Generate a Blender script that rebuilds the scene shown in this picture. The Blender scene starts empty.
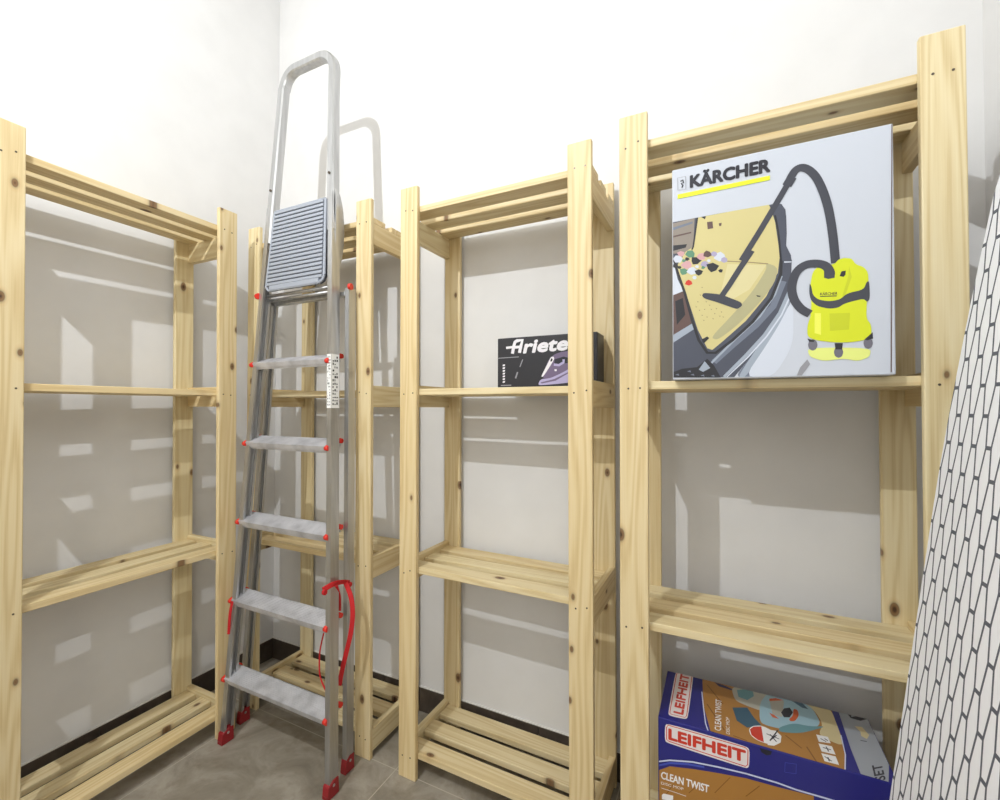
import bpy, bmesh, math, random
from mathutils import Vector, Matrix
import numpy as np
random.seed(7)
scene = bpy.context.scene
C = scene.collection

# ------------------------------------------------------------ camera
F_PX, YAW, PITCH, ROLL, EYE = 452.3, 0.4543, 0.0173, 0.0027, 1.057
cam_data = bpy.data.cameras.new('camera')
cam = bpy.data.objects.new('camera', cam_data)
C.objects.link(cam)
cam_data.sensor_fit = 'HORIZONTAL'
cam_data.sensor_width = 36.0
cam_data.lens = 36.0 * F_PX / 1000.0
cam_data.clip_start = 0.02
cam.matrix_world = (Matrix.Translation((0, 0, EYE)) @ Matrix.Rotation(YAW, 4, 'Z')
                    @ Matrix.Rotation(math.pi / 2 + PITCH, 4, 'X') @ Matrix.Rotation(ROLL, 4, 'Z'))
scene.camera = cam

# ------------------------------------------------------------ view, world, light
vs = scene.view_settings
vs.view_transform = 'Standard'
vs.look = 'None'
vs.gamma = 1.0
vs.use_curve_mapping = False
vs.exposure = 0.05
world = bpy.data.worlds.new('world')
scene.world = world
world.use_nodes = True
bg = world.node_tree.nodes['Background']
bg.inputs[0].default_value = (1.0, 0.93, 0.80, 1)
bg.inputs[1].default_value = 2.4  # fill light that enters by the added opening in the right wall
LAMP = (-0.752, -0.394, 2.392)
ld = bpy.data.lights.new('lamp_light', 'POINT')
ld.energy = 76.0
ld.color = (0.925, 0.965, 1.0)
ld.shadow_soft_size = 0.010
lamp_light = bpy.data.objects.new('lamp_light', ld)
C.objects.link(lamp_light)
lamp_light.location = LAMP

# ------------------------------------------------------------ room measures
XL, XR, YB, YF, H = -1.715, 0.512, 1.32, -2.1, 2.98
SKIRT = 0.081

# ------------------------------------------------------------ materials
def new_mat(name):
    m = bpy.data.materials.new(name); m.use_nodes = True
    nt = m.node_tree
    return m, nt, nt.nodes['Principled BSDF']

def srgb(r, g, b):
    f = lambda c: (c / 255 / 12.92) if c / 255 <= 0.04045 else ((c / 255 + 0.055) / 1.055) ** 2.4
    return (f(r), f(g), f(b), 1)

def node(nt, kind, **kw):
    n = nt.nodes.new(kind)
    for k, v in kw.items(): setattr(n, k, v)
    return n

def ramp(nt, fac, stops):
    r = node(nt, 'ShaderNodeValToRGB')
    el = r.color_ramp.elements
    while len(el) < len(stops): el.new(0.5)
    for e, (p, c) in zip(el, stops): e.position = p; e.color = c
    nt.links.new(fac, r.inputs[0])
    return r.outputs[0]

def mix(nt, fac, a, b, mode='MIX'):
    n = node(nt, 'ShaderNodeMix', data_type='RGBA', blend_type=mode)
    if isinstance(fac, (int, float)): n.inputs[0].default_value = fac
    else: nt.links.new(fac, n.inputs[0])
    for s, v in ((6, a), (7, b)):
        if isinstance(v, tuple): n.inputs[s].default_value = v
        else: nt.links.new(v, n.inputs[s])
    return n.outputs[2]

def math_n(nt, op, a, b=None, c=None):
    n = node(nt, 'ShaderNodeMath', operation=op)
    for i, v in enumerate((a, b, c)):
        if v is None: continue
        if isinstance(v, (int, float)): n.inputs[i].default_value = v
        else: nt.links.new(v, n.inputs[i])
    return n.outputs[0]

def vmath(nt, op, a, b=None):
    n = node(nt, 'ShaderNodeVectorMath', operation=op)
    for i, v in enumerate((a, b)):
        if v is None: continue
        if isinstance(v, tuple): n.inputs[i].default_value = v
        else: nt.links.new(v, n.inputs[i])
    return n

def bump(nt, bsdf, h, strength, dist=0.001):
    b = node(nt, 'ShaderNodeBump'); b.inputs['Strength'].default_value = strength
    b.inputs['Distance'].default_value = dist
    nt.links.new(h, b.inputs['Height']); nt.links.new(b.outputs[0], bsdf.inputs['Normal'])

def plain(name, rgb, rough=0.5, metal=0.0):
    m, nt, b = new_mat(name)
    b.inputs['Base Color'].default_value = srgb(*rgb)
    b.inputs['Roughness'].default_value = rough
    b.inputs['Metallic'].default_value = metal
    return m

def pine(name, axis):
    """knotty pine; grain runs along the given local axis"""
    m, nt, b = new_mat(name)
    tc = node(nt, 'ShaderNodeTexCoord'); oi = node(nt, 'ShaderNodeObjectInfo')
    off = vmath(nt, 'MULTIPLY', (17.3, 23.1, 31.7)); 
    comb = node(nt, 'ShaderNodeCombineXYZ')
    for i in range(3): nt.links.new(oi.outputs['Random'], comb.inputs[i])
    nt.links.new(comb.outputs[0], off.inputs[1])
    p = vmath(nt, 'ADD', tc.outputs['Object'], off.outputs[0]).outputs[0]
    def sc(long, cross):
        v = [cross] * 3; v[axis] = long
        return vmath(nt, 'MULTIPLY', p, tuple(v)).outputs[0]
    # broad figure: stretched, warped bands
    warp = node(nt, 'ShaderNodeTexNoise'); warp.inputs['Scale'].default_value = 1.0
    warp.inputs['Detail'].default_value = 2
    nt.links.new(sc(0.7, 13), warp.inputs['Vector'])
    rings = math_n(nt, 'SINE', math_n(nt, 'MULTIPLY', warp.outputs['Fac'], 75.0))
    rings = math_n(nt, 'MULTIPLY_ADD', rings, 0.5, 0.5)
    fine = node(nt, 'ShaderNodeTexNoise'); fine.inputs['Scale'].default_value = 1.0
    fine.inputs['Detail'].default_value = 3
    nt.links.new(sc(6, 420), fine.inputs['Vector'])
    grain = math_n(nt, 'MULTIPLY_ADD', rings, 0.4, math_n(nt, 'MULTIPLY', fine.outputs['Fac'], 0.6))
    base = ramp(nt, grain, [(0.1, srgb(233, 222, 192)), (0.5, srgb(225, 210, 172)), (0.95, srgb(203, 181, 136))])
    tint = ramp(nt, oi.outputs['Random'], [(0.0, srgb(255, 252, 242)), (0.5, srgb(248, 242, 230)), (1.0, srgb(253, 242, 222))])
    col = mix(nt, 1.0, base, tint, 'MULTIPLY')
    # knots
    vo = node(nt, 'ShaderNodeTexVoronoi'); vo.inputs['Scale'].default_value = 1.0
    vo.voronoi_dimensions = '2D'
    ps = node(nt, 'ShaderNodeSeparateXYZ'); nt.links.new(p, ps.inputs[0])
    cb = node(nt, 'ShaderNodeCombineXYZ')
    nt.links.new(math_n(nt, 'MULTIPLY', ps.outputs[axis], 8.0), cb.inputs[0])
    nt.links.new(math_n(nt, 'MULTIPLY', ps.outputs[{2: 0, 0: 1, 1: 2}[axis]], 14.0), cb.inputs[1])
    nt.links.new(cb.outputs[0], vo.inputs['Vector'])
    sep = node(nt, 'ShaderNodeSeparateColor'); nt.links.new(vo.outputs['Color'], sep.inputs[0])
    rare = math_n(nt, 'GREATER_THAN', sep.outputs[0], 0.74)
    d = math_n(nt, 'ADD', vo.outputs['Distance'], math_n(nt, 'MULTIPLY_ADD', sep.outputs[1], 0.07, -0.03))
    kn = ramp(nt, d, [(0.0, (1, 1, 1, 1)), (0.075, (.85, .85, .85, 1)), (0.10, (.35, .35, .35, 1)), (0.2, (0, 0, 0, 1))])
    kf = math_n(nt, 'MULTIPLY', kn, rare)
    kc = ramp(nt, d, [(0.0, srgb(70, 46, 28)), (0.05, srgb(120, 82, 46)), (0.09, srgb(84, 56, 34)), (0.14, srgb(190, 150, 95))])
    col = mix(nt, kf, col, kc)
    nt.links.new(col, b.inputs['Base Color'])
    b.inputs['Roughness'].default_value = 0.55
    bump(nt, b, grain, 0.15, 0.0006)
    return m

M = {}
M['pine_x'] = pine('pine_x', 0); M['pine_y'] = pine('pine_y', 1); M['pine_z'] = pine('pine_z', 2)
M['nail'] = plain('nail_steel', (95, 85, 75), 0.4, 0.6)

def wall_mat():
    m, nt, b = new_mat('white_plaster')
    tc = node(nt, 'ShaderNodeTexCoord')
    n = node(nt, 'ShaderNodeTexNoise'); n.inputs['Scale'].default_value = 9; n.inputs['Detail'].default_value = 6
    nt.links.new(tc.outputs['Object'], n.inputs['Vector'])
    nt.links.new(ramp(nt, n.outputs['Fac'], [(0.3, srgb(221, 220, 219)), (0.7, srgb(226, 225, 224))]), b.inputs['Base Color'])
    b.inputs['Roughness'].default_value = 0.85
    n2 = node(nt, 'ShaderNodeTexNoise'); n2.inputs['Scale'].default_value = 160; n2.inputs['Detail'].default_value = 2
    nt.links.new(tc.outputs['Object'], n2.inputs['Vector'])
    bump(nt, b, n2.outputs['Fac'], 0.08, 0.001)
    return m
M['wall'] = wall_mat()
M['ceiling'] = plain('ceiling_paint', (212, 210, 205), 0.9)

def stone(name, dark=False):
    m, nt, b = new_mat(name)
    tc = node(nt, 'ShaderNodeTexCoord')
    n = node(nt, 'ShaderNodeTexNoise'); n.inputs['Scale'].default_value = 6; n.inputs['Detail'].default_value = 8
    n.inputs['Roughness'].default_value = 0.65; n.inputs['Distortion'].default_value = 0.8
    nt.links.new(tc.outputs['Object'], n.inputs['Vector'])
    if dark: st = [(0.3, srgb(58, 50, 44)), (0.7, srgb(88, 78, 68))]
    else: st = [(0.3, srgb(118, 110, 98)), (0.47, srgb(142, 134, 120)), (0.62, srgb(164, 156, 143)), (0.78, srgb(178, 171, 158))]
    c = ramp(nt, n.outputs['Fac'], st)
    sp = node(nt, 'ShaderNodeTexNoise'); sp.inputs['Scale'].default_value = 38; sp.inputs['Detail'].default_value = 5
    nt.links.new(tc.outputs['Object'], sp.inputs['Vector'])
    f = ramp(nt, sp.outputs['Fac'], [(0.52, (0, 0, 0, 1)), (0.78, (1, 1, 1, 1))])
    c = mix(nt, math_n(nt, 'MULTIPLY', f, 0.4), c, srgb(112, 98, 82) if not dark else srgb(110, 100, 90))
    if not dark:
        sx = node(nt, 'ShaderNodeSeparateXYZ'); nt.links.new(tc.outputs['Object'], sx.inputs[0])
        lines = None
        for o, off in ((0, 0.26), (1, 0.13)):
            fr = math_n(nt, 'FRACT', math_n(nt, 'MULTIPLY', math_n(nt, 'ADD', sx.outputs[o], 10 * 0.6 + off), 1 / 0.6))
            ln = math_n(nt, 'LESS_THAN', fr, 0.0045)
            lines = ln if lines is None else math_n(nt, 'MAXIMUM', lines, ln)
        c = mix(nt, lines, c, srgb(186, 176, 160))
    nt.links.new(c, b.inputs['Base Color'])
    b.inputs['Roughness'].default_value = 0.42 if dark else 0.5
    return m
M['floor'] = stone('stone_tile'); M['skirt'] = stone('dark_stone_tile', True)
M['grout'] = plain('white_grout', (225, 222, 216), 0.8)

def alu(name, rgb, rough, metal=0.85, streak=2):
    m, nt, b = new_mat(name)
    tc = node(nt, 'ShaderNodeTexCoord')
    v = [90, 90, 90]; v[streak] = 3
    vv = vmath(nt, 'MULTIPLY', tc.outputs['Object'], tuple(v)).outputs[0]
    n = node(nt, 'ShaderNodeTexNoise'); n.inputs['Scale'].default_value = 1; n.inputs['Detail'].default_value = 3
    nt.links.new(vv, n.inputs['Vector'])
    lo = tuple(int(c * 0.9) for c in rgb)
    nt.links.new(ramp(nt, n.outputs['Fac'], [(0.3, srgb(*lo)), (0.7, srgb(*rgb))]), b.inputs['Base Color'])
    b.inputs['Roughness'].default_value = rough; b.inputs['Metallic'].default_value = metal
    return m
M['alu'] = alu('brushed_aluminium', (196, 196, 196), 0.36, 0.85)
def tread_mat():
    m, nt, b = new_mat('ribbed_tread_aluminium')
    tc = node(nt, 'ShaderNodeTexCoord')
    n = node(nt, 'ShaderNodeTexNoise'); n.inputs['Scale'].default_value = 22; n.inputs['Detail'].default_value = 6
    nt.links.new(tc.outputs['Object'], n.inputs['Vector'])
    nt.links.new(ramp(nt, n.outputs['Fac'], [(0.3, srgb(186, 186, 190)), (0.52, srgb(208, 208, 212)), (0.7, srgb(218, 218, 222))]), b.inputs['Base Color'])
    b.inputs['Roughness'].default_value = 0.5; b.inputs['Metallic'].default_value = 0.45
    return m
M['tread'] = tread_mat()
M['red'] = plain('red_plastic', (226, 52, 36), 0.4)
M['dark_red'] = plain('dark_red_rubber', (146, 30, 36), 0.5)
M['strap'] = plain('red_webbing', (196, 30, 34), 0.75)
M['platform'] = plain('pale_grey_plastic', (160, 166, 177), 0.45)
M['groove'] = plain('grey_groove_plastic', (96, 100, 110), 0.6)
M['sticker'] = plain('white_sticker', (238, 238, 236), 0.4)
M['black'] = plain('black_ink', (24, 24, 28), 0.5)
M['carton_white'] = plain('glossy_white_carton', (198, 203, 213), 0.3)
M['carton_black'] = plain('glossy_black_carton', (38, 38, 44), 0.35)
M['carton_blue'] = plain('glossy_blue_carton', (38, 38, 122), 0.35)
M['cardboard'] = plain('brown_cardboard', (150, 112, 78), 0.8)
M['seam_red'] = plain('dark_red_carton_edge', (92, 42, 44), 0.6)

INK = dict(slate=(74, 78, 92), mid_slate=(112, 120, 136), pale_slate=(158, 168, 182), ice=(206, 212, 224), seat=(142, 132, 122),
    dark=(40, 40, 46), brown=(96, 74, 70), cargo=(206, 194, 136), cargo_shade=(176, 170, 130), cargo_light=(214, 204, 154),
    pink=(206, 160, 164), leaf=(92, 140, 112), lilac=(168, 160, 190), red=(204, 58, 40), seam=(150, 132, 96),
    hose=(62, 64, 74), lime=(212, 220, 28), lime_dark=(196, 204, 26), lime_light=(236, 238, 90), lime_pale=(226, 234, 130),
    wheel=(110, 108, 120), grey_line=(150, 150, 156), highlight=(226, 238, 40), ink=(34, 34, 44), pale=(228, 226, 232),
    iron_violet=(112, 98, 128), iron_lilac=(176, 168, 206), sign=(232, 222, 220), floorwood=(170, 120, 56), wood_seam=(128, 84, 34),
    pale_blue=(206, 212, 236), bright_blue=(70, 84, 180), white=(238, 236, 236), gold_pale=(212, 196, 150), dark_blue=(40, 44, 90),
    teal_dark=(58, 92, 112), teal=(104, 150, 158), tool_grey=(180, 178, 166), ice_blue=(160, 194, 208), orange=(208, 96, 48),
    silver=(160, 164, 172))
for k, v in INK.items(): M['ink_' + k] = plain('ink_' + k, v, 0.35)

def weave_mat():
    """white cotton with a dark honeycomb line print, in local x (across) and z (along)"""
    m, nt, b = new_mat('honeycomb_print_cotton')
    tc = node(nt, 'ShaderNodeTexCoord')
    sx = node(nt, 'ShaderNodeSeparateXYZ'); nt.links.new(tc.outputs['Object'], sx.inputs[0])
    across, along = 0.0385, 0.084    # repeat of the drawn-out hexagons, metres
    R3 = math.sqrt(3)
    px = math_n(nt, 'MULTIPLY', sx.outputs[2], 1 / along)
    py = math_n(nt, 'MULTIPLY', sx.outputs[0], R3 / across)
    def wrap(v, per, off):
        q = math_n(nt, 'MULTIPLY', math_n(nt, 'ADD', v, 40 * per + off), 1 / per)
        return math_n(nt, 'ABSOLUTE', math_n(nt, 'MULTIPLY', math_n(nt, 'SUBTRACT', math_n(nt, 'FRACT', q), 0.5), per))
    def cell(x, y):                 # 1 on the printed outline of one set of hexagons
        sl = math_n(nt, 'ADD', math_n(nt, 'MULTIPLY', x, 0.5), math_n(nt, 'MULTIPLY', y, R3 / 2))
        inside = math_n(nt, 'LESS_THAN', math_n(nt, 'MAXIMUM', x, sl), 0.5)
        edge = math_n(nt, 'MAXIMUM', math_n(nt, 'GREATER_THAN', x, 0.5 - 0.032), math_n(nt, 'GREATER_THAN', sl, 0.5 - 0.075))
        return math_n(nt, 'MULTIPLY', inside, edge)
    f = math_n(nt, 'MAXIMUM', cell(wrap(px, 1, 0.5), wrap(py, R3, R3 / 2)), cell(wrap(px, 1, 0.0), wrap(py, R3, 0.0)))
    nt.links.new(mix(nt, f, srgb(240, 240, 244), srgb(92, 94, 104)), b.inputs['Base Color'])
    b.inputs['Roughness'].default_value = 0.8
    n2 = node(nt, 'ShaderNodeTexNoise'); n2.inputs['Scale'].default_value = 900
    nt.links.new(tc.outputs['Object'], n2.inputs['Vector'])
    bump(nt, b, n2.outputs['Fac'], 0.1, 0.0005)
    return m
M['weave'] = weave_mat()
M['trim_white'] = plain('white_cover_hem', (232, 232, 236), 0.8)
M['leg_paint'] = plain('white_enamelled_steel', (220, 220, 222), 0.35)

# ------------------------------------------------------------ mesh helpers
class MB:
    def __init__(s): s.bm = bmesh.new(); s.mats = []
    def mi(s, mat):
        if mat not in s.mats: s.mats.append(mat)
        return s.mats.index(mat)
    def box(s, x0, x1, y0, y1, z0, z1, mat='alu', bev=0.0, shear=None, M4=None):
        b2 = bmesh.new()
        r = bmesh.ops.create_cube(b2, size=1.0)
        for v in r['verts']:
            v.co = Vector(((x0 + x1) / 2 + v.co.x * (x1 - x0), (y0 + y1) / 2 + v.co.y * (y1 - y0), (z0 + z1) / 2 + v.co.z * (z1 - z0)))
        if bev: bmesh.ops.bevel(b2, geom=list(b2.edges), offset=bev, segments=2, affect='EDGES', profile=0.5)
        s._add(b2, mat, M4)
    def _add(s, b2, mat, M4=None):
        mi = s.mi(mat); vm = {}
        for v in b2.verts: vm[v] = s.bm.verts.new(M4 @ v.co if M4 else v.co)
        for f in b2.faces:
            try: nf = s.bm.faces.new([vm[v] for v in f.verts]); nf.material_index = mi
            except ValueError: pass
        b2.free()
    def tube(s, pts, rad, mat='alu', seg=10, flat=None, cap=True):
        """round or elliptic tube along points; flat=(ru, rv, up)"""
        mi = s.mi(mat); rings = []
        pts = [Vector(p) for p in pts]
        for i, p in enumerate(pts):
            t = (pts[min(i + 1, len(pts) - 1)] - pts[max(i - 1, 0)]).normalized()
            up = Vector(flat[2]) if flat else (Vector((0, 0, 1)) if abs(t.z) < 0.9 else Vector((0, 1, 0)))
            u = t.cross(up).normalized(); w = u.cross(t).normalized()
            ru, rv = (flat[0], flat[1]) if flat else (rad, rad)
            if flat:
                k = 0.72; prof = [(1, k), (k, 1), (-k, 1), (-1, k), (-1, -k), (-k, -1), (k, -1), (1, -k)]
            else: prof = [(math.cos(2 * math.pi * j / seg), math.sin(2 * math.pi * j / seg)) for j in range(seg)]
            rings.append([s.bm.verts.new(p + u * ru * a + w * rv * b) for a, b in prof])
        n = len(rings[0])
        for a, b in zip(rings, rings[1:]):
            for j in range(n):
                f = s.bm.faces.new([a[j], a[(j + 1) % n], b[(j + 1) % n], b[j]]); f.material_index = mi; f.smooth = not flat
        if cap:
            for r, rev in ((rings[0], 1), (rings[-1], 0)):
                f = s.bm.faces.new(r[::-1] if rev else r); f.material_index = mi
    def prism(s, outline, n0, n1, mat, axis='y'):
        """extrude a closed 2-D outline between n0 and n1 along an axis"""
        def mk(a, b, t): return {'y': (a, t, b), 'x': (t, a, b), 'z': (a, b, t)}[axis]
        A = [s.bm.verts.new(mk(a, b, n0)) for a, b in outline]
        B = [s.bm.verts.new(mk(a, b, n1)) for a, b in outline]
        mi = s.mi(mat); n = len(A)
        fs = [s.bm.faces.new(A), s.bm.faces.new(B[::-1])]
        for i in range(n): fs.append(s.bm.faces.new([A[i], A[(i + 1) % n], B[(i + 1) % n], B[i]]))
        for f in fs: f.material_index = mi
    def poly(s, pts, mat):
        try: f = s.bm.faces.new([s.bm.verts.new(p) for p in pts]); f.material_index = s.mi(mat)
        except ValueError: pass
    def build(s, name, parent=None, normals=True, origin=None):
        if normals: bmesh.ops.recalc_face_normals(s.bm, faces=list(s.bm.faces))
        if origin is not None:
            for v in s.bm.verts: v.co -= Vector(origin)
        me = bpy.data.meshes.new(name); s.bm.to_mesh(me); s.bm.free()
        for m in s.mats: me.materials.append(M[m])
        o = bpy.data.objects.new(name, me); C.objects.link(o)
        if parent: o.parent = parent
        if origin is not None: o.location = origin
        return o

def tag(o, label=None, cat=None, group=None, kind=None):
    for k, v in (('label', label), ('category', cat), ('group', group), ('kind', kind)):
        if v: o[k] = v
    return o

def empty(name, loc, rz=0.0):
    o = bpy.data.objects.new(name, None); C.objects.link(o)
    o.empty_display_size = 0.1
    o.location = loc; o.rotation_euler = (0, 0, rz)
    return o

_text_cache = {}
def text_mesh(s):
    """letter faces scaled to width 1 and cap height 1"""
    key = s
    if key not in _text_cache:
        cu = bpy.data.curves.new('lettering', 'FONT'); cu.body = s; cu.size = 1; cu.resolution_u = 3
        ob = bpy.data.objects.new('lettering', cu); C.objects.link(ob)
        dg = bpy.context.evaluated_depsgraph_get(); dg.update()
        me = bpy.data.meshes.new_from_object(ob.evaluated_get(dg))
        vs_ = [(v.co.x, v.co.y) for v in me.vertices]; fs = [tuple(p.vertices) for p in me.polygons]
        bpy.data.objects.remove(ob); bpy.data.curves.remove(cu); bpy.data.meshes.remove(me)
        x0 = min(v[0] for v in vs_); x1 = max(v[0] for v in vs_)
        cap = 0.729
        _text_cache[key] = ([((x - x0) / (x1 - x0), y / cap) for x, y in vs_], fs)
    return _text_cache[key]

def rounded(q, times=2):
    """soften the corners of a closed outline"""
    for _ in range(times):
        o = []
        for i in range(len(q)):
            (a, b), (c, d) = q[i], q[(i + 1) % len(q)]
            o += [(a * .8 + c * .2, b * .8 + d * .2), (a * .2 + c * .8, b * .2 + d * .8)]
        q = o
    return q

def flowing(P, n=6):
    """smooth open curve through the points"""
    Q = []
    for i in range(len(P) - 1):
        a, b, c, d = P[max(i - 1, 0)], P[i], P[i + 1], P[min(i + 2, len(P) - 1)]
        for k in range(n):
            u = k / n
            Q.append(0.5 * ((2 * b) + (c - a) * u + (2 * a - 5 * b + 4 * c - d) * u * u + (3 * b - a - 3 * c + d) * u ** 3))
    return Q + [P[-1]]

def artwork(mb, kind, O, U, V, N, step=0.000007, clip=None):
    """lay the printed artwork of one box face (ART entries, millimetres) on the face O + x U + y V"""
    O, U, V, N = map(Vector, (O, U, V, N)); lay = 0
    def pt(a, b, l): 
        if clip: a = min(max(a, clip[0]), clip[1]); b = min(max(b, clip[2]), clip[3])
        return O + U * (a / 1000) + V * (b / 1000) + N * (0.0003 + l * step)
    for e in ART:
        if e[0] != kind: continue
        lay += 1; mat = 'ink_' + e[1]
        if isinstance(e[2], list):
            q = e[2]
            if len(q) >= 7 and e[1] not in ('floorwood', 'silver', 'slate', 'cargo', 'dark'): q = rounded(q)
            P_ = [pt(a, b, lay) for a, b in q]
            mb.poly(P_, mat)
        elif isinstance(e[2], (int, float)):
            w = e[2] / 2; pts = [Vector(p) for p in e[3]]
            if e[1] == 'hose' and len(pts) > 6: pts = flowing(pts)
            # smooth curve through the points when there are more than three
            L_, R_ = [], []
            for i, p in enumerate(pts):
                t = (pts[min(i + 1, len(pts) - 1)] - pts[max(i - 1, 0)])
                if pts[0] == pts[-1] and i in (0, len(pts) - 1): t = pts[1] - pts[-2]
                t.normalize(); n = Vector((-t.y, t.x)) * w
                L_.append(p + n); R_.append(p - n)
            for i in range(len(pts) - 1):
                mb.poly([pt(*L_[i], lay), pt(*R_[i], lay), pt(*R_[i + 1], lay), pt(*L_[i + 1], lay)], mat)
        else:
            _, _, s, p0, p1, ptop, bold, shear = e
            vs_, fs = text_mesh(s)
            p0, p1, ptop = Vector(p0), Vector(p1), Vector(ptop)
            b = (p1 - p0); h = (ptop - p0)
            r = bold * h.length
            ring = [(0, 0)] + ([(math.cos(k * math.pi / 4) * r, math.sin(k * math.pi / 4) * r) for k in range(8)] if bold else [])
            bu, hu = b.normalized(), h.normalized(); mi = mb.mi(mat)
            for k, (dx, dy) in enumerate(ring):
                vv = []; sub = lay + k * 0.5
                for x, y in vs_:
                    q = p0 + b * x + h * y + bu * (shear * h.length * y + dx) + hu * dy
                    vv.append(mb.bm.verts.new(pt(q.x, q.y, sub)))
                for f in fs:
                    try: nf = mb.bm.faces.new([vv[i] for i in f]); nf.material_index = mi
                    except ValueError: pass
            lay += 4

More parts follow.
